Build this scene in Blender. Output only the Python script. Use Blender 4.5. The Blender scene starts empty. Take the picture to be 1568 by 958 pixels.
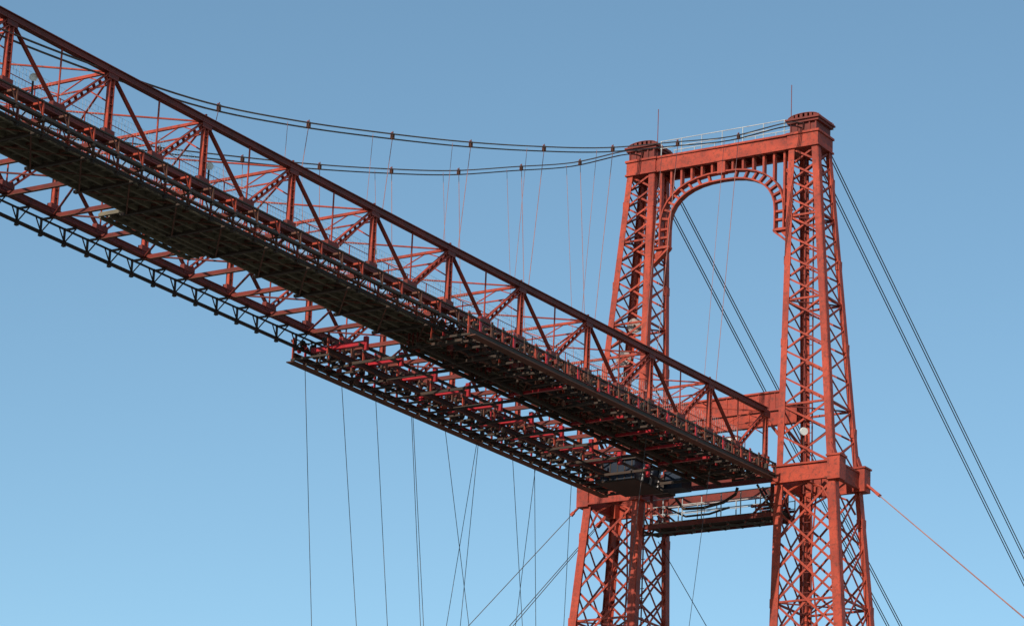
import bpy, math, random
from mathutils import Vector, Matrix
random.seed(7)
sc=bpy.context.scene
V=Vector
ZOOM=None
# ---------------- dimensions (metres; local z=0 is the girder's bottom chord at the tower) -------------
GZ=40.07            # height of that level above the ground
L=5.114; H=2.326; W=6.39; YC=W/2; X0=1.96; CAMB=-0.647; NP=24
XM=-12*L            # mid-span
TOPZ=15.9

# ---------------- materials ----------------
def nodes(m):
    m.use_nodes=True; nt=m.node_tree; nt.nodes.clear(); return nt
def paint(name,c1,c2,grime,rough=.6,scale=.8,bump=.25,metal=0.,g0=.52,g1=.72):
    m=bpy.data.materials.new(name); nt=nodes(m); N=nt.nodes; K=nt.links
    out=N.new('ShaderNodeOutputMaterial'); b=N.new('ShaderNodeBsdfPrincipled'); K.new(b.outputs[0],out.inputs[0])
    tc=N.new('ShaderNodeTexCoord')
    n1=N.new('ShaderNodeTexNoise'); n1.inputs['Scale'].default_value=scale; n1.inputs['Detail'].default_value=6
    n2=N.new('ShaderNodeTexNoise'); n2.inputs['Scale'].default_value=scale*7; n2.inputs['Detail'].default_value=8; n2.inputs['Roughness'].default_value=.7
    for n in (n1,n2): K.new(tc.outputs['Object'],n.inputs['Vector'])
    r1=N.new('ShaderNodeValToRGB'); r1.color_ramp.elements[0].position=.38; r1.color_ramp.elements[1].position=.62
    r1.color_ramp.elements[0].color=(*c1,1); r1.color_ramp.elements[1].color=(*c2,1); K.new(n1.outputs['Fac'],r1.inputs[0])
    r2=N.new('ShaderNodeValToRGB'); r2.color_ramp.elements[0].position=g0; r2.color_ramp.elements[1].position=g1
    K.new(n2.outputs['Fac'],r2.inputs[0])
    mx=N.new('ShaderNodeMixRGB'); K.new(r2.outputs[0],mx.inputs[0]); K.new(r1.outputs[0],mx.inputs[1]); mx.inputs[2].default_value=(*grime,1)
    K.new(mx.outputs[0],b.inputs['Base Color']); b.inputs['Roughness'].default_value=rough; b.inputs['Metallic'].default_value=metal
    b.inputs['Specular IOR Level'].default_value=.3
    bp=N.new('ShaderNodeBump'); bp.inputs['Strength'].default_value=bump; bp.inputs['Distance'].default_value=.02
    K.new(n2.outputs['Fac'],bp.inputs['Height']); K.new(bp.outputs[0],b.inputs['Normal'])
    return m
RED=paint('red_iron_paint',(.41,.055,.027),(.27,.035,.020),(.10,.028,.019),g0=.48)
MAR=paint('maroon_paint_and_shade',(.18,.027,.019),(.12,.021,.016),(.06,.026,.02))  # own maroon of chords and hood; falling diagonals get it as painted shade
BRI=paint('fresh_crimson_paint',(.44,.020,.032),(.33,.018,.026),(.16,.02,.02),rough=.4,g0=.46)
DRK=paint('dark_iron',(.055,.037,.029),(.035,.027,.022),(.08,.036,.025),rough=.7)  # near-black brown for rails, carriage frames and deck undersides
PLK=paint('weathered_deck_boards',(.19,.165,.115),(.12,.105,.08),(.17,.11,.075),rough=.9,scale=1.5)
RST=paint('rusty_brown_iron',(.15,.055,.036),(.10,.042,.03),(.22,.09,.05),rough=.8)
CAB=paint('greased_steel_cable',(.10,.085,.08),(.07,.06,.06),(.14,.08,.06),rough=.5,metal=.3)
GAL=paint('galvanised_rail',(.42,.43,.44),(.34,.35,.37),(.30,.22,.19),rough=.5,metal=.2)
WIR=paint('reddish_hanger_wire',(.34,.17,.15),(.26,.12,.11),(.2,.1,.09),rough=.5)
WHT=paint('white_enamel',(.75,.75,.73),(.68,.68,.66),(.5,.48,.45),rough=.4)
NAV=paint('navy_cabin_paint',(.02,.03,.05),(.015,.022,.038),(.04,.04,.05),rough=.45)
DSH=paint('faded_dish_plastic',(.34,.26,.24),(.28,.21,.20),(.22,.16,.15),rough=.7)
MATS=[RED,MAR,BRI,DRK,PLK,RST,CAB,GAL,WIR,WHT,NAV,DSH]
R_,M_,B_,D_,P_,U_,C_,G_,W_,E_,N_,S_H=range(12)

# ---------------- mesh builder ----------------
class MB:
    def __init__(s): s.v=[]; s.f=[]; s.m=[]
    def beam(s,p,q,w,h,mat=0,up=(0,0,1)):
        p=V(p);q=V(q);d=(q-p)
        if d.length<1e-6: return
        d.normalize(); u=V(up)
        if abs(d.dot(u))>.98: u=V((1,0,0))
        sd=d.cross(u).normalized(); u=sd.cross(d).normalized()
        w+=random.uniform(-.0015,.0015); h+=random.uniform(-.0015,.0015)
        o=len(s.v)
        for e in (p,q):
            for a,b in ((-1,-1),(1,-1),(1,1),(-1,1)): s.v.append(e+sd*(a*w/2)+u*(b*h/2))
        for f in ((0,3,2,1),(4,5,6,7),(0,1,5,4),(1,2,6,5),(2,3,7,6),(3,0,4,7)):
            s.f.append([o+i for i in f]); s.m.append(mat)
    def box(s,x0,x1,y0,y1,z0,z1,mat=0):
        j=lambda:random.uniform(-.0012,.0012)
        s.beam((x0,(y0+y1)/2+j(),(z0+z1)/2+j()),(x1,(y0+y1)/2+j(),(z0+z1)/2+j()),y1-y0,z1-z0,mat)
    def sweep(s,pts,w,h,mat=0,up=(0,0,1)):
        pts=[V(p) for p in pts]; o=len(s.v); n=len(pts)
        for i,p in enumerate(pts):
            d=(pts[min(i+1,n-1)]-pts[max(i-1,0)]).normalized(); sd=d.cross(V(up)).normalized(); u=sd.cross(d)
            for a,b in ((-1,-1),(1,-1),(1,1),(-1,1)): s.v.append(p+sd*(a*w/2)+u*(b*h/2))
        for i in range(n-1):
            a=o+4*i
            for k in range(4):
                s.f.append([a+k,a+(k+1)%4,a+4+(k+1)%4,a+4+k]); s.m.append(mat)
        s.f.append([o+3,o+2,o+1,o]); s.m.append(mat); e=o+4*(n-1); s.f.append([e,e+1,e+2,e+3]); s.m.append(mat)
    def tube(s,pts,r,mat=0,n=6):
        pts=[V(p) for p in pts]; o=len(s.v); m=len(pts)
        for i,p in enumerate(pts):
            d=(pts[min(i+1,m-1)]-pts[max(i-1,0)]).normalized(); u=V((0,0,1)) if abs(d.z)<.95 else V((1,0,0))
            sd=d.cross(u).normalized(); u=sd.cross(d)
            for k in range(n):
                a=2*math.pi*k/n; s.v.append(p+sd*(r*math.cos(a))+u*(r*math.sin(a)))
        for i in range(m-1):
            for k in range(n):
                a=o+n*i; s.f.append([a+k,a+(k+1)%n,a+n+(k+1)%n,a+n+k]); s.m.append(mat)
        s.f.append([o+k for k in range(n)][::-1]); s.m.append(mat)
        s.f.append([o+n*(m-1)+k for k in range(n)]); s.m.append(mat)
    def disc(s,c,ax,r,t,mat=0,n=14):
        c=V(c);ax=V(ax).normalized(); s.tube([c-ax*t/2,c+ax*t/2],r,mat,n)
    def obj(s,name,parent=None):
        me=bpy.data.meshes.new(name); me.from_pydata([tuple(v) for v in s.v],[],s.f)
        for m in MATS: me.materials.append(m)
        me.polygons.foreach_set('material_index',s.m); me.update()
        o=bpy.data.objects.new(name,me); sc.collection.objects.link(o)
        if parent: o.parent=parent
        else: o.location.z=GZ
        return o
def empty(name,x=0,z=GZ):
    e=bpy.data.objects.new(name,None); e.location=(x,0,z); sc.collection.objects.link(e); return e

# ---------------- tower ----------------
def legc(z):
    t=(TOPZ-z)/16.
    return 4.76+1.336*t, 3.583-.049*t, .566+.643*t     # outer y, inner y, half x
def corner(s,io,fb,z):
    yo,yi,a=legc(z); return V((X0+fb*a, YC+s*(yo if io else yi), z))
def leg(s):
    b=MB(); levels_top,band,bot=14.95,-.1,-GZ+.6
    cs=[(1,-1),(0,-1),(0,1),(1,1)]        # (outer?, front/back)
    for io,fb in cs:
        for z0,z1,w in ((levels_top,-.1,.18),(-.85,bot,.26)):
            p,q=corner(s,io,fb,z0),corner(s,io,fb,z1)
            b.beam(p,q,w,w,R_)
            # flange plates (angle-iron edges)
            sy=s*(1 if io else -1)
            b.beam(p+V((fb*(w/2+.01),-sy*.06,0)),q+V((fb*(w/2+.01),-sy*.06,0)),.022,w+.11,R_,up=(0,1,0))
            b.beam(p+V((-fb*.06,sy*(w/2+.01),0)),q+V((-fb*.06,sy*(w/2+.01),0)),w+.11,.022,R_,up=(0,1,0))
            # splice plates
            z=z0-1.5
            while z>z1:
                c=corner(s,io,fb,z); b.box(c.x-w/2-.03,c.x+w/2+.03,c.y-w/2-.03,c.y+w/2+.03,z-.2,z+.2,R_); z-=3.9
    def face(c0,c1,zs,bw,dbl,off):
        for i in range(len(zs)-1):
            za,zb=zs[i],zs[i+1]
            if dbl:
                zb=zs[min(i+2,len(zs)-1)]
            A,Bp=corner(s,*c0,za),corner(s,*c1,zb); C,Dp=corner(s,*c1,za),corner(s,*c0,zb)
            n=V(off)
            if abs(off[0])>0:
                b.beam(A+n,Bp+n,bw,.03,R_,up=(1,0,0)); b.beam(C-n,Dp-n,bw,.03,R_,up=(1,0,0))
            else:
                b.beam(A+n,Bp+n,bw,.03,R_,up=(0,1,0)); b.beam(C-n,Dp-n,bw,.03,R_,up=(0,1,0))
    def levels(z0,z1,k):
        zs=[z0]
        while zs[-1]>z1:
            yo,yi,a=legc(zs[-1]); zs.append(zs[-1]-k*((yo-yi)+2*a)/2)
        n=len(zs)-1; sc_=(z1-z0)/(zs[-1]-z0); return [z0+(z-z0)*sc_ for z in zs]
    zu=levels(14.95,-.1,.62); zl=levels(-.85,bot,.52)
    for zs,bw,dbl in ((zu,.085,False),(zl,.10,True)):
        face((1,-1),(0,-1),zs,bw,dbl,(.035,0,0)); face((1,1),(0,1),zs,bw,dbl,(.035,0,0))
        face((1,-1),(1,1),zs,bw,dbl,(0,.035,0)); face((0,-1),(0,1),zs,bw,dbl,(0,.035,0))
        for i,z in enumerate(zs[1:-1]):
            if i%4==3:
                for a,c in (((1,-1),(0,-1)),((1,1),(0,1)),((1,-1),(1,1)),((0,-1),(0,1))):
                    b.beam(corner(s,*a,z),corner(s,*c,z),.08,.09,R_)
                b.beam(corner(s,1,-1,z),corner(s,0,1,z),.06,.06,M_); b.beam(corner(s,0,-1,z),corner(s,1,1,z),.06,.06,M_)
    # ladder and conduits inside
    for dy in (-.2,.2):
        b.beam((X0+.1,YC+s*4.15+dy,14.9),(X0+.3,YC+s*4.4+dy,bot),.05,.05,M_)
    z=14.8
    while z>bot:
        b.beam((X0+.2,YC+s*4.15-.2,z),(X0+.2,YC+s*4.15+.2,z),.03,.03,M_); z-=.45
    b.tube([(X0-.1,YC+s*4.8,-.8),(X0-.2,YC+s*4.6,-4),(X0+.1,YC+s*4.9,-8),(X0,YC+s*5,-14),(X0,YC+s*5,bot)],.045,R_)
    # collar band at girder level
    yo,yi,a=legc(-.45); e=.22
    ya,yb=sorted((YC+s*(yo+e),YC+s*(yi-e)))
    for fb in (-1,1):
        b.box(X0+fb*(a+.16)-.05,X0+fb*(a+.16)+.05,ya,yb,-.82,-.12,R_)
        b.box(X0+fb*(a+.2)-.09,X0+fb*(a+.2)+.09,ya-.04,yb+.04,-.14,-.06,R_); b.box(X0+fb*(a+.2)-.09,X0+fb*(a+.2)+.09,ya-.04,yb+.04,-.88,-.80,R_)
    for yy in (YC+s*(yo+.16),YC+s*(yi-.16)):
        b.box(X0-a-.1,X0+a+.1,yy-.05,yy+.05,-.81,-.13,R_)
        b.box(X0-a-.1,X0+a+.1,yy-.09,yy+.09,-.15,-.07,R_); b.box(X0-a-.1,X0+a+.1,yy-.09,yy+.09,-.87,-.79,R_)
    for fb in (-1,1):       # ears on the outer corners
        yy=YC+s*(yo+.18)
        b.box(X0+fb*a-.30,X0+fb*a+.30,min(yy-.30,yy+.30),max(yy-.30,yy+.30),-.95,.12,R_)
        b.beam((X0+fb*a,yy,.12),(X0+fb*a,YC+s*(yo-.05),.75),.34,.06,R_,up=(0,1,0))
        b.box(X0+fb*a-.35,X0+fb*a+.35,yy-.35,yy+.35,.08,.16,R_)
    # portal knee brackets under the band
    for fb in (-1,1):
        c=(YC+s*(yo+yi)/2)
        b.tube([(X0+fb*a,YC+s*(yo-.1),-1.9),(X0+fb*a,YC+s*(yo-.5),-1.2),(X0+fb*a,c,-.86)],.05,R_)
        b.tube([(X0+fb*a,YC+s*(yi+.1),-1.9),(X0+fb*a,YC+s*(yi+.5),-1.2),(X0+fb*a,c,-.86)],.05,R_)
    # head
    yo,yi,a=legc(15.3); ya,yb=sorted((YC+s*(yo+.16),YC+s*(yi-.16))); cx=a+.16
    b.box(X0-cx,X0+cx,ya,yb,14.95,15.58,R_)
    b.box(X0-cx-.06,X0+cx+.06,ya-.06,yb+.06,15.56,15.66,R_); b.box(X0-cx-.05,X0+cx+.05,ya-.05,yb+.05,14.90,14.98,R_)
    b.box(X0-cx+.1,X0+cx-.1,ya+.12,yb-.12,15.66,16.15,M_)
    for k in range(5):
        yk=ya+.14+(yb-ya-.28)*k/4
        b.box(X0-cx+.04,X0+cx-.04,yk-.035,yk+.035,15.66,16.12,M_)
    b.box(X0-cx-.02,X0+cx+.02,ya-.02,yb+.02,16.10,16.22,M_)
    b.box(X0-cx-.10,X0+cx+.10,ya-.08,yb+.08,16.22,16.30,M_)
    # domed sheet-metal saddle hood
    yc=(ya+yb)/2; hw=(yb-ya)/2+.02; n=10
    for k in range(n):
        t0=math.pi*k/n; t1=math.pi*(k+1)/n; tm=(t0+t1)/2
        p=V((X0,yc-hw*math.cos(t0),16.30+.26*math.sin(t0)**.8)); q=V((X0,yc-hw*math.cos(t1),16.30+.26*max(0,math.sin(t1))**.8))
        b.beam(p,q,2*cx-.1,.03,M_,up=(0,0,1))
    for fx in (-1,1):
        for k in range(n):
            tm=math.pi*(k+.5)/n; yk=yc-hw*math.cos(tm); b.box(X0+fx*(cx-.08)-.015,X0+fx*(cx-.08)+.015,yk-.07,yk+.07,16.29,16.30+.25*math.sin(tm)**.8,M_)
    # flagpole / lightning rod
    yp=YC+s*(yi-.1); b.tube([(X0-.5,yp,15.66),(X0-.5,yp,18.1)],.02,M_)
    # iron footing
    yo,yi,a=legc(bot); ya,yb=sorted((YC+s*(yo+.6),YC+s*(yi-.6)))
    b.box(X0-a-.6,X0+a+.6,ya,yb,-GZ-.2,bot+.05,E_)
    return b
def portal():
    b=MB(); yi=3.583-.14; zt=15.64
    for fx in (-1,1):
        xx=X0+fx*.6
        b.box(xx-.05,xx+.05,YC-yi,YC+yi,14.97,zt-.02,R_)
        b.box(xx-.12,xx+.12,YC-yi,YC+yi,zt-.06,zt+.03,R_); b.box(xx-.11,xx+.11,YC-yi,YC+yi,14.92,15.0,R_)
    xx=X0-.45
    def pt(a_,b_,z0,th,n=2.4):
        c,s_=math.cos(th),math.sin(th)
        return V((xx,YC+a_*math.copysign(abs(c)**(2/n),c),z0+b_*abs(s_)**(2/n)))
    inn=[V((xx,YC+2.75,zt-4.4)),V((xx,YC+2.75,zt-3.95))]; outr=[V((xx,YC+3.2,zt-4.4)),V((xx,YC+3.2,zt-3.95))]
    NA=18
    for i in range(NA+1):
        th=math.pi*i/NA
        inn.append(pt(2.75,1.95,zt-3.55,th)); outr.append(pt(3.2,2.35,zt-3.55,th))
    for ring,a_ in ((inn,2.75),(outr,3.2)):
        ring.append(V((xx,YC-a_,zt-3.95))); ring.append(V((xx,YC-a_,zt-4.4)))
        for p,q in zip(ring[:-1],ring[1:]):
            d=(q-p).normalized()*.02
            b.beam(p-d,q+d,.34,.07,R_,up=V((1,0,0)).cross(q-p).normalized())
    for k in range(0,len(inn)):
        b.beam(inn[k],outr[k],.10,.20,R_,up=(1,0,0))
    # spandrel balusters up to the beam, and ties to the legs
    y=-3.2
    while y<3.21:
        r=min(1,abs(y)/3.2); zz=zt-3.55+2.35*(1-r**2.4)**(1/2.4)
        b.beam((xx,YC+y,zz),(xx,YC+y,14.95),.10,.24,R_,up=(1,0,0)); y+=.5335
    for s in (-1,1):
        for zz in (-1.6,-2.4,-3.2,-4.0):
            b.beam((xx,YC+s*3.2,zt+zz),(xx,YC+s*3.62,zt+zz-.0),.07,.07,R_)
            b.beam((xx,YC+s*3.2,zt+zz),(xx,YC+s*3.62,zt+zz-.4),.06,.06,R_)
        # bracket foot
        b.box(xx-.17,xx+.17,min(YC+s*2.68,YC+s*3.45),max(YC+s*2.68,YC+s*3.45),zt-4.50,zt-4.4,R_)
        b.beam((xx,YC+s*2.72,zt-4.50),(xx,YC+s*3.55,zt-5.2),.09,.3,R_,up=(1,0,0))
        b.beam((xx,YC+s*3.15,zt-4.5),(xx,YC+s*3.5,zt-4.9),.12,.25,R_,up=(0,0,1))
    b.box(xx-.22,xx+.1,YC-.2,YC+.2,zt-1.3,zt-.7,R_)
    for k in range(9):
        y=-3.3+k*.82; b.box(X0-.6,X0+.6,YC+y-.05,YC+y+.05,15.05,15.2,M_)
    # walk plate and railings on the beam
    b.box(X0-.55,X0+.55,YC-yi,YC+yi,15.5,15.56,M_)
    for fx in (-1,1):
        xx=X0+fx*.62
        for k in range(7):
            y=YC-3.2+k*6.4/6; b.beam((xx,y,15.67),(xx,y,16.40),.03,.03,G_)
        for zz in (16.05,16.40): b.beam((xx,YC-3.25,zz),(xx,YC+3.25,zz),.03,.03,G_)
    # cross girders between the legs at girder level
    for fx in (-1,1):
        yo,yi2,a=legc(2.8); xx=X0+fx*(a-.05)
        b.box(xx-.06,xx+.06,YC-yi2,YC+yi2,2.6,3.4,R_)
        b.box(xx-.14,xx+.14,YC-yi2,YC+yi2,3.37,3.45,R_); b.box(xx-.14,xx+.14,YC-yi2,YC+yi2,2.55,2.63,R_)
        for k in range(9):
            y=YC-3.2+k*.8; b.box(xx-.1,xx+.1,y-.03,y+.03,2.63,3.37,R_)
        for s in (-1,1):
            b.beam((xx,YC+s*3.5,1.3),(xx,YC+s*2.5,2.55),.12,.12,R_)
    for fx in (-1,1):
        yo,yi2,a=legc(-.5); xx=X0+fx*(a-.05)
        b.box(xx-.06,xx+.06,YC-yi2,YC+yi2,-.7,-.25,M_)
    return b
def platform():
    b=MB(); yo,yi,a=legc(-2.2); xa,xb=X0-.9,X0+.5; y0,y1=YC-yi+.1,YC+yi-.1; Z=.45
    b.box(xa,xb,y0,y1,-2.42+Z,-2.37+Z,D_)
    for xx in (xa,xb):
        b.beam((xx,y0,-2.52+Z),(xx,y1,-2.52+Z),.08,.20,M_)
    b.beam((xa,y0,-2.86+Z),(xa,y1,-2.86+Z),.12,.07,D_)
    n=9
    for k in range(n):
        y=y0+(y1-y0)*k/(n-1)
        b.beam((xa-.1,y,-2.70+Z),(xb,y,-2.60+Z),.07,.10,D_); b.beam((xa,y,-2.9+Z),(xa,y,-2.5+Z),.07,.07,M_)
        if k%2: b.beam((xa,y,-3.0+Z),(xa,y,-2.86+Z),.16,.1,D_)
    for xx in (xa,xb):
        for k in range(8):
            y=y0+(y1-y0)*k/7; b.beam((xx,y,-2.36+Z),(xx,y,-1.3+Z),.04,.04,G_)
        for zz in (-2.0,-1.65,-1.3): b.beam((xx,y0,zz+Z),(xx,y1,zz+Z),.035,.035,G_)
    for s in (-1,1):
        y=YC+s*(yi-.5)
        for xx in (xa,xb):
            b.beam((xx,y,-2.4+Z),(xx,y,-.6),.12,.12,M_); b.beam((xx,y-s*.9,-2.4+Z),(xx,y,-1.2),.08,.08,M_)
        b.beam((xa,y,-.9),(xb,y,-2.2),.08,.08,M_); b.beam((xb,y,-.9),(xa,y,-2.2),.08,.08,M_)
    for k in range(4):
        x=xa-.1+k*.5; b.box(x,x+.1,YC-yi+.1,YC-yi+1.5,-1.7,-1.6,M_); b.beam((x,YC-yi+.4,-2.0),(x,YC-yi+1.2,-.7),.08,.08,D_)
    b.tube([(xa,YC+1.8,-.9),(xa,YC+1.4,-1.4),(xa,YC+.4,-1.45),(xa,YC-.6,-1.3),(xa,YC-1.2,-1.0),(xa,YC-1.3,-.7)],.07,D_)
    b.tube([(xa+.2,YC+2.4,-1.2),(xa+.2,YC+1.4,-1.7),(xa+.2,YC+.2,-1.7),(xa+.2,YC-.8,-1.5)],.05,D_)
    return b
def make_tower(name,mirror,meshes=None):
    e=empty(name)
    parts=[]
    if meshes is None:
        parts=[leg(-1).obj('lattice_leg_river_side',e),leg(1).obj('lattice_leg_town_side',e),portal().obj('arched_portal',e),platform().obj('service_platform',e)]
    else:
        for m in meshes:
            o=bpy.data.objects.new(m.name+'_b',m.data); o.parent=e; sc.collection.objects.link(o)
    if mirror: e.rotation_euler[2]=math.pi; e.location=(2*XM,W,GZ)
    return parts
tp=make_tower('lattice_bridge_tower',False)
make_tower('lattice_bridge_tower.001',True,tp)

# ---------------- girder ----------------
def gz(k): return CAMB*(1-((k-12)/12.)**2)
def P(k,y,z): return V((-k*L,y,gz(k)+z))
g=MB()
ks=[i*.5 for i in range(-0,2*NP+1)]
def chord(y,z,w,h,mat):
    g.sweep([P(k,y,z) for k in ks],w,h,mat)
for y in (0,W):
    for z,sg in ((H,1),(0,-1)):
        chord(y,z,.17,.20,M_); chord(y,z+sg*.11,.29,.03,M_); chord(y,z-sg*.095,.24,.025,M_)
    for k in range(0,NP+1):
        for dx in (-.10,.10):
            g.beam(P(k,y,.1)+V((dx,0,0)),P(k,y,H-.1)+V((dx,0,0)),.045,.15,R_,up=(0,1,0))
        for j in range(7):
            zz=.25+j*(H-.5)/6; g.beam(P(k,y,zz)-V((.10,0,0)),P(k,y,zz)+V((.10,0,0)),.14,.03,R_)
        for z in (H-.13,.13):
            g.box(-k*L-.26,-k*L+.26,y-.098,y+.098,gz(k)+z-.16,gz(k)+z+.16,M_)
    for k in range(NP):
        m=k+.5
        g.box(-m*L-.32,-m*L+.32,y-.1,y+.1,gz(m)-.02,gz(m)+.30,M_)
        a=P(k+1,y,H-.08); c=P(m,y,.1); d=P(k,y,H-.08)
        g.beam(a,c,.10,.10,M_); g.beam(a,c,.17,.025,M_)  # falling diagonal: its shaded side is painted in with the darker maroon
        n=(d-c).normalized(); off=n.cross(V((0,1,0)))*.085
        for s in (-1,1): g.beam(c+off*s,d+off*s,.13,.04,R_)
        for j in range(1,9):
            q=c+(d-c)*(j/9.); g.beam(q-off,q+off,.12,.025,R_)
        g.beam(P(m,y,.1),P(m,y,H-.1),.045,.045,R_)
for k in range(0,NP+1):
    g.beam(P(k,0,H),P(k,W,H),.09,.10,R_); g.beam(P(k,0,H-.45),P(k,W,H-.45),.05,.05,R_)
    for j in range(6):
        a=j*W/6; c=(j+1)*W/6
        g.beam(P(k,a,H if j%2 else H-.45),P(k,c,H-.45 if j%2 else H),.035,.035,R_)
    for s,y in ((1,0),(-1,W)):
        g.beam(P(k,y,H-1.1),P(k,y+s*1.0,H-.45),.05,.05,R_)
    if k<NP:
        g.beam(P(k,0,H-.02),P(k+1,W,H-.02),.06,.05,R_); g.beam(P(k,W,H-.09),P(k+1,0,H-.09),.06,.05,R_)
for k in ks:
    g.beam(P(k,0,-.12),P(k,W,-.12),.07,.16,M_); g.beam(P(k,0,-.205),P(k,W,-.205),.13,.02,U_)
    if k<NP and k==int(k):
        g.beam(P(k,0,-.05),P(k+1,W,-.05),.07,.05,M_) ; g.beam(P(k,W,-.11),P(k+1,0,-.11),.07,.05,M_)
girder=empty('transporter_bridge_girder')
g.obj('truss_frame',girder)

# deck boards
g=MB()
Y0,Y1=1.0,3.15
g.sweep([P(k,(Y0+Y1)/2,-.30) for k in ks],Y1-Y0,.05,P_)
for y in (Y0,1.55,2.1,2.65,Y1): g.sweep([P(k,y,-.42) for k in ks],.08,.18,P_)
k=0
while k<NP:
    g.beam(P(k,Y0-.05,-.37),P(k,Y1+.05,-.37),.06,.1,P_ if random.random()<.7 else U_)
    k+=.1
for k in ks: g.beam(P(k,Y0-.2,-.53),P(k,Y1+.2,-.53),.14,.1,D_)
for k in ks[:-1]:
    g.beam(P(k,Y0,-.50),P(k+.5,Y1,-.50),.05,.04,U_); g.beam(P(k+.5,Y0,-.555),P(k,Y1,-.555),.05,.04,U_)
g.sweep([P(7+i*.25,3.75,-.32) for i in range(5)],1.15,.05,P_)
for i in range(11): g.beam(P(7+i*.1,3.1,-.4),P(7+i*.1,4.35,-.4),.07,.1,P_)
for y in (3.4,3.9,4.3): g.sweep([P(7+i*.25,y,-.46) for i in range(5)],.07,.14,P_)
g.sweep([P(k,.55,-.42) for k in ks],.14,.05,U_)
g.obj('walkway_deck',girder)
# walkway handrails with wire mesh
g=MB()
for y in (Y0,Y1):
    for z in (.35,.75,1.1): g.tube([P(k,y,z) for k in ks],.015,R_,5)
    for i in range(NP*4+1): g.beam(P(i/4.,y,-.3),P(i/4.,y,1.12),.03,.03,R_)
    for j in range(9): g.tube([P(k,y,-.1+j*.2) for k in ks],.005,G_,3)
    for i in range(0,NP*32): g.beam(P(i/32.,y,-.2),P(i/32.,y,1.5),.008,.008,G_)
g.obj('walkway_railing',girder)
# running rails with hangers
g=MB()
for yc in (0,W):
    for dy in (-.52,.52):
        y=yc+dy
        if yc==W and dy<0: continue
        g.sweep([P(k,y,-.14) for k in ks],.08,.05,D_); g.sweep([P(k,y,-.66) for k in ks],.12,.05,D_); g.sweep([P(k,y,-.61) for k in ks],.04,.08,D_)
    for i in range(NP*4+1):
        k=i/4.
        m=(R_ if i%2 else U_) if yc==0 else D_
        for dy in (-.52,.52):
            if yc==W and dy<0: continue
            g.beam(P(k,yc+dy,-.1),P(k,yc+dy,-.72),.07,.06,m,up=(1,0,0))
            g.beam(P(k,yc+dy,-.70),P(k,yc+dy,-.78),.12,.12,D_)
            g.beam(P(k+.06,yc+dy,-.15),P(k,yc+dy,-.6),.035,.035,m)
        g.beam(P(k,yc-.5 if yc==0 else yc,-.17),P(k,yc+.56,-.17),.07,.07,m)
        g.beam(P(k,yc+.5,-.64),P(k,yc,-.2),.035,.035,U_ if yc==0 else D_)
        if yc==0:
            g.beam(P(k,yc-.5,-.64),P(k,yc,-.2),.035,.035,R_)
            g.beam(P(k,.9,-.3),P(k,.9,.25),.05,.05,R_); g.beam(P(k,.5,-.4),P(k,1.0,-.4),.05,.05,U_)
g.obj('running_rails',girder)
# small fittings: floodlights
for (k,y,z) in ((9.7,.2,.9),(7.85,.3,1.0),(5.9,.3,.9)):
    b=MB(); c=P(k,y,z)
    b.disc(c,(-.6,-.7,-.3),.13,.10,E_,16); b.disc(c+V((.06,.07,.03)),(-.6,-.7,-.3),.10,.14,D_,12); b.beam(c+V((.1,.1,0)),c+V((.1,.1,-.9)),.05,.05,D_)
    b.obj('floodlight')
b=MB(); c=V((X0-1.4,-1.6,1.35)); b.disc(c,(-.6,-.7,-.3),.17,.12,E_,16); b.disc(c+V((.07,.08,.03)),(-.6,-.7,-.3),.13,.16,D_,12); b.beam(c+V((.1,.1,0)),c+V((.5,.3,-.6)),.05,.05,D_); b.obj('floodlight')

# ---------------- trolley carriage ----------------
g=MB(); XA,XB=-25.3,-1.2
def gx(x): return gz(-x/L)
def S(x,y,z): return V((x,y,gx(x)+z))
xs=[XA+(XB-XA)*i/24. for i in range(25)]
for yc,sd in ((0,-1),(W,1)):
    for y,h in ((yc-.82,.20),(yc+.82,.20)):
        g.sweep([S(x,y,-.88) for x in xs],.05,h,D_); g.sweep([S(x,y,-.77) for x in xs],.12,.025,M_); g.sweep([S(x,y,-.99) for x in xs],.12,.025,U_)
    g.sweep([S(x,yc+sd*.95,-1.10) for x in xs],.36,.04,U_)
    x=XA+.2
    while x<XB:
        for dy in (-.52,.52):
            g.disc(S(x,yc+dy,-.42),(0,1,0),.17,.08,D_); g.disc(S(x,yc+dy*1.0,-.42),(0,1,0),.05,.26,U_,8)
        g.beam(S(x,yc-.8,-.42),S(x,yc+.8,-.42),.04,.04,D_)
        x+=.67
    x=XA
    i=0
    while x<XB:
        for dy in (-.82,.82):
            g.beam(S(x,yc+dy,-.15),S(x,yc+dy,-1.02),.12,.04,B_ if (i%3==1) else (R_ if i%3==0 else U_),up=(0,1,0))
            g.beam(S(x-.12,yc+dy*1.04,-.3),S(x+.12,yc+dy*1.04,-.3),.04,.10,D_)
        g.beam(S(x,yc-.9,-1.04),S(x,yc+.9,-1.04),.07,.08,D_)
        x+=.8; i+=1
x=XA+.4
while x<XB:
    g.beam(S(x,W-2.3,-.66),S(x,W+.2,-.66),.20,.18,B_); g.beam(S(x+.35,W-1.9,-.62),S(x+.35,W-.7,-.62),.06,.07,B_)
    g.beam(S(x,W-2.3,-.95),S(x,W-2.3,-.4),.16,.16,B_)
    g.beam(S(x+1.2,.8,-.98),S(x+1.2,W-.8,-.98),.07,.11,D_)
    g.beam(S(x,-.3,-1.1),S(x,2.2,-1.12),.11,.10,B_ if random.random()<.5 else D_)
    for j in range(3): g.beam(S(x+.1,2.2-.2*j,-.5),S(x+.1,2.2-.2*j,-1.2),.05,.05,M_)
    x+=2.42
for y in (2.2,1.5): g.sweep([S(x,y,-1.14) for x in xs],.06,.16,D_)
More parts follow.
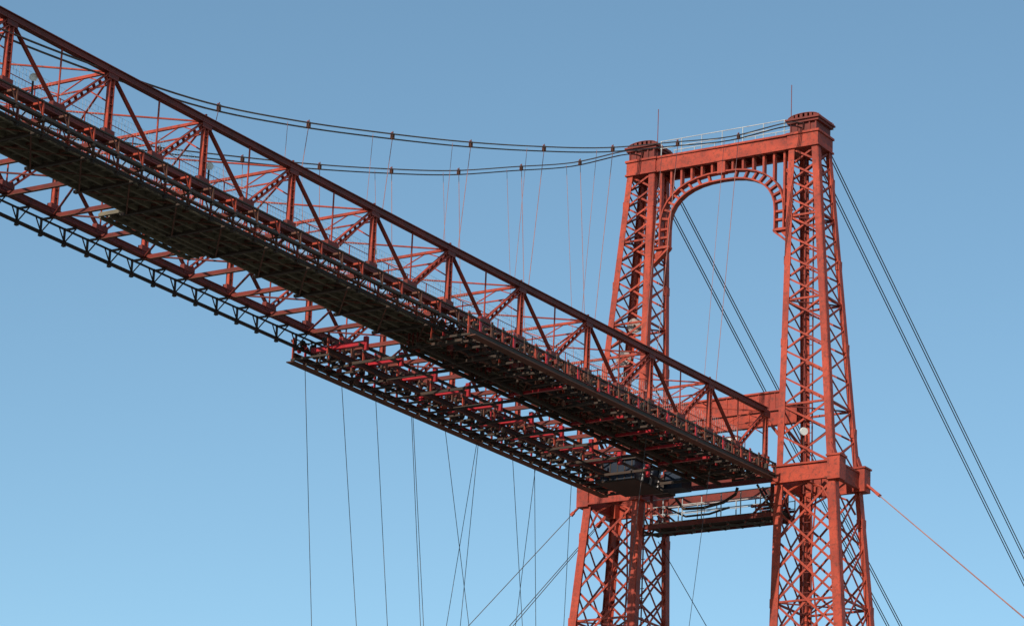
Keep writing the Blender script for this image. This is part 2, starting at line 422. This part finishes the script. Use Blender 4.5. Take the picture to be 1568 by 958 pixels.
for y in (W-2.25,): g.sweep([S(x,y,-.8) for x in xs],.05,.12,D_)
# clutter: brake rods, junction boxes, sheaves
for i in range(460):
    x=random.uniform(XA+.3,XB); side=random.random()
    y=random.uniform(-.95,2.3) if side<.68 else random.uniform(W-1.0,W+.95)
    z=random.uniform(-1.2,-.35); m=random.choice([D_,D_,D_,U_,U_,M_,M_,R_,B_,U_])
    r=random.random()
    if r<.5: g.box(x,x+random.uniform(.06,.35),y,y+random.uniform(.05,.2),gx(x)+z,gx(x)+z+random.uniform(.06,.26),m)
    elif r<.75: g.beam(S(x,y,z),S(x+random.uniform(-.9,.9),y+random.uniform(-.2,.2),z+random.uniform(-.1,.1)),.035,.035,m)
    elif r<.9: g.disc(S(x,y,z),(0,1,0),random.uniform(.08,.16),.06,m,12)
    else: g.beam(S(x,y,z),S(x,y,z+.5),.05,.05,m)
g.obj('trolley_carriage')
# machinery cabin
g=MB(); x,y=-2.6,5.1; z=gx(x)
g.box(-3.9,-1.6,4.3,6.0,-1.25,-.35,N_); g.box(-4.0,-1.5,4.2,6.1,-1.32,-1.24,D_); g.box(-4.0,-1.5,4.2,6.1,-.36,-.29,D_)
for j in range(5): g.box(-3.93,-1.57,4.4+j*.36,4.44+j*.36,-1.22,-.38,D_)
for j in range(3): g.beam((-3.3+j*.7,4.25,-1.2),(-3.1+j*.7,4.25,-.4),.1,.06,G_,up=(0,1,0))
g.box(-1.3,-.4,3.4,4.3,-1.1,-.3,N_); g.box(-.3,.3,4.6,5.4,-1.0,-.3,D_)
g.obj('machinery_cabin')

# ---------------- suspension cables ----------------
hs={0:13.25,1:10.9,2:8.95,3:7.05,4:5.45,5:4.0,6:2.7,7:1.5,8:.5,9:-.1,10:-.6,11:-.9,12:-1.0}
susp=empty('suspension_cable_system')
def cable_pt(k,s):
    kk=min(k,NP-k); i=int(kk); f=kk-i
    h=hs[i] if f==0 else hs[i]*(1-f)+hs[i+1]*f
    if kk<9: h+=(.18 if s<0 else .40)*math.sin(math.pi*kk/9)
    yy=0.975*max(0,h)/13.25
    return V((-k*L, (-yy if s<0 else W+yy), gz(k)+H+h))
for s,nm in ((-1,'near'),(1,'far')):
    g=MB(); yh=(-.975 if s<0 else W+.975)
    knots=[V((X0,yh,15.98))]+[cable_pt(k,s) for k in range(0,NP+1)]+[V((2*XM-X0,yh,15.98))]
    pts=[]
    for i in range(len(knots)-1):
        p0=knots[max(i-1,0)];p1=knots[i];p2=knots[i+1];p3=knots[min(i+2,len(knots)-1)]
        for j in range(6):
            t=j/6.; pts.append(.5*((2*p1)+(p2-p0)*t+(2*p0-5*p1+4*p2-p3)*t*t+(3*p1-p0-3*p2+p3)*t**3))
    pts.append(knots[-1])
    for dz,dy in ((.085,-.05),(-.085,.05)):
        g.tube([p+V((0,dy,dz)) for p in pts],.027,C_,6)
        g.tube([p+V((0,dy+.07,dz+.01)) for p in pts],.022,C_,6)
    g.obj('main_cable',susp)
    g=MB()
    for k in range(0,NP+1):
        sg=-1 if k<12 else 1
        c=cable_pt(k+sg*.12,s) if 0<k<NP else None; y=0 if s<0 else W
        if k in (0,NP): continue
        if 9<=k<=15: continue
        g.box(c.x-.04,c.x+.04,c.y-.06,c.y+.08,c.z-.11,c.z+.11,U_); g.beam(c+V((0,0,.1)),c+V((0,0,.2)),.03,.03,U_); g.beam(c+V((-.1,0,.12)),c+V((.1,0,.12)),.03,.03,R_)
        g.tube([c,P(k+sg*.1,y,H)],.014,W_,5)
        q=cable_pt(k-sg*.12,s)
        if min(k,NP-k)<8:
            g.tube([q,P(k-sg*.1,y,H)],.010,W_,5)
        g.beam(P(k,y,H)+V((0,0,.1)),P(k,y,H)+V((0,0,.25)),.06,.06,M_)
    g.obj('suspenders',susp)
    # back stays: two ropes of two strands each
    g=MB()
    for mir in (0,1):
        for (dz,dy) in ((0,-.30),(0,-.18),(-.45,.20),(-.45,.32)):
            a=V((X0+.6,yh+dy,15.9+dz)); c=V((X0+90,yh+dy*1.2,-GZ))
            if mir: a.x=2*XM-a.x; c.x=2*XM-c.x
            pts=[]
            for i in range(25):
                t=i/24.; p=a.lerp(c,t); p.z-=4*t*(1-t)*.4; pts.append(p)
            g.tube(pts,.027,C_,6)
    g.obj('back_stays',susp)
    # wind guys from the collar
    g=MB()
    for mir in (0,1):
        yb=YC+s*6.5
        for dx,ty,tx in ((1.2,44,4),(1.3,44,5.2),(-1.0,40,-6)):
            if s<0 and dx<0: continue
            a=V((X0+dx,yb,-.55)); c=V((X0+tx,yb+s*ty,-GZ))
            if mir: a.x=2*XM-a.x; c.x=2*XM-c.x
            g.tube([a,c],.019,W_ if dx>0 and s<0 else C_,5); d=(c-a).normalized(); g.tube([a,a+d*.7],.06,R_,8); g.beam(a+d*.7,a+d*.9,.13,.13,R_)
    g.tube([(X0-1,YC+2.6,-2.8),(X0-1,YC-10,-2.8-20)],.018,D_,5)
    g.obj('wind_guys',susp)

# ---------------- gondola hung from the carriage ----------------
g=MB()
def wire(x,y,sl,sy=0,r=.014):
    a=S(x,y,-1.0); zb=-34.0; d=(a.z-zb); g.tube([a,V((x+sl*d,y+sy*d,zb))],r,C_,5)
for x,sl in ((-24.3,.13),(-21.8,.19),(-19.4,.17),(-16.8,.15),(-16.7,.165),(-14.3,.30),(-11.8,-.22),(-11.7,-.11),(-9.0,.17),(-7.2,.07),(-7.1,-.17),(-4.1,-.05)):
    wire(x,W+.95,sl,-.01)
for x,sl in ((-10,-.12),(-4.5,-.16)):
    wire(x,.2,sl,.03,.012)
gond=empty('gondola'); g.obj('hanger_cables',gond)
b=MB(); zt=-33.9; xa,xb=-24,-3
b.box(xa,xb,-.5,W+.5,zt-4.2,zt-3.9,D_); b.box(xa,xb,-.6,W+.6,zt-.25,zt,R_)
for i in range(11):
    x=xa+.2+(xb-xa-.4)*i/10
    for y in (-.4,1.4,W-1.4,W+.4): b.beam((x,y,zt-4),(x,y,zt-.2),.14,.14,R_)
for y in (-.42,W+.42):
    b.box(xa+.2,xb-.2,y-.03,y+.03,zt-3.9,zt-2.9,E_); b.box(xa+.2,xb-.2,y-.02,y+.02,zt-2.9,zt-1.2,N_); b.box(xa+.2,xb-.2,y-.03,y+.03,zt-1.2,zt-.3,E_)
b.obj('cabin',gond)
# relay dishes inside the far leg and an electrical cabinet in the girder
for z,dy in ((7.6,1.1),(6.1,.7)):
    b=MB()
    yo,yi,a=legc(z); c=V((X0-a+.3,YC+yo-dy,z))
    b.disc(c,(-1,-.3,-.1),.36,.03,S_H,24); b.disc(c+V((-.04,-.01,0)),(-1,-.3,-.1),.28,.03,S_H,24); b.disc(c+V((-.07,-.02,0)),(-1,-.3,-.1),.05,.08,U_,12)
    b.tube([c,c+V((.6,0,0))],.05,D_); b.obj('relay_dish')
b=MB(); b.box(-.3,.1,1.2,1.8,.5,1.2,E_); b.box(-.33,.13,1.17,1.83,1.2,1.25,M_); b.box(-.33,.13,1.17,1.83,.45,.5,M_); b.obj('electrical_cabinet')

# ---------------- ground & river ----------------
def sheet(name,pts,z,mat):
    me=bpy.data.meshes.new(name); me.from_pydata([(x,y,z) for x,y in pts],[],[list(range(len(pts)))]); me.materials.append(mat)
    o=bpy.data.objects.new(name,me); sc.collection.objects.link(o)
GRD=paint('quay_ground',(.17,.15,.125),(.13,.12,.10),(.09,.10,.07),rough=.9,scale=.05)
RIV=paint('river_water',(.07,.08,.07),(.06,.07,.065),(.065,.075,.065),rough=.12,scale=.3)
sheet('ground',[(-4000,-4000),(4000,-4000),(4000,4000),(-4000,4000)],0,GRD)
sheet('river',[(-118,-50),(-6,-50),(-6,3000),(-118,3000)],.02,RIV)

# ---------------- light ----------------
S_=V((-.95,-.10,.0)).normalized(); EL=math.radians(33)
S3=V((S_.x*math.cos(EL),S_.y*math.cos(EL),math.sin(EL)))
sun=bpy.data.lights.new('sun','SUN'); sun.energy=5.0; sun.angle=math.radians(.5); sun.color=(1,.90,.76)
so=bpy.data.objects.new('sun',sun); so.rotation_euler=(-S3).to_track_quat('-Z','Y').to_euler(); sc.collection.objects.link(so)
w=bpy.data.worlds.new('World'); sc.world=w; w.use_nodes=True; nt=w.node_tree; bg=nt.nodes['Background']
sky=nt.nodes.new('ShaderNodeTexSky'); sky.sky_type='NISHITA'; sky.sun_disc=False; sky.sun_elevation=EL; sky.sun_rotation=math.atan2(S_.x,S_.y)
sky.air_density=.8; sky.dust_density=.3; sky.ozone_density=1.0
tint=nt.nodes.new('ShaderNodeMixRGB'); tint.blend_type='MULTIPLY'; tint.inputs[0].default_value=1; tint.inputs[2].default_value=(1.0,1.19,1.09,1)
nt.links.new(sky.outputs[0],tint.inputs[1]); nt.links.new(tint.outputs[0],bg.inputs[0]); bg.inputs[1].default_value=.13

# ---------------- camera ----------------
yaw,pit,rol=.5663,.3071,-.0410
fw=V((math.cos(yaw)*math.cos(pit),math.sin(yaw)*math.cos(pit),math.sin(pit))); rt=V((math.sin(yaw),-math.cos(yaw),0)); up=rt.cross(fw)
r2=rt*math.cos(rol)-up*math.sin(rol); u2=up*math.cos(rol)+rt*math.sin(rol)
cam=bpy.data.cameras.new('camera'); cam.sensor_width=36; cam.lens=36*5120.87/1568; cam.clip_end=10000; cam.clip_start=.5
if ZOOM:
    cam.lens*=ZOOM[2]; cam.shift_x=(ZOOM[0]-.5)*ZOOM[2]; cam.shift_y=-(ZOOM[1]-.5)*ZOOM[2]*625/1024
co=bpy.data.objects.new('camera',cam); M=Matrix((r2,u2,-fw)).transposed().to_4x4(); M.translation=V((-125.009,-66.096,-38.372+GZ)); co.matrix_world=M
sc.collection.objects.link(co); sc.camera=co
sc.view_settings.view_transform='Standard'; sc.view_settings.look='None'; sc.view_settings.exposure=0
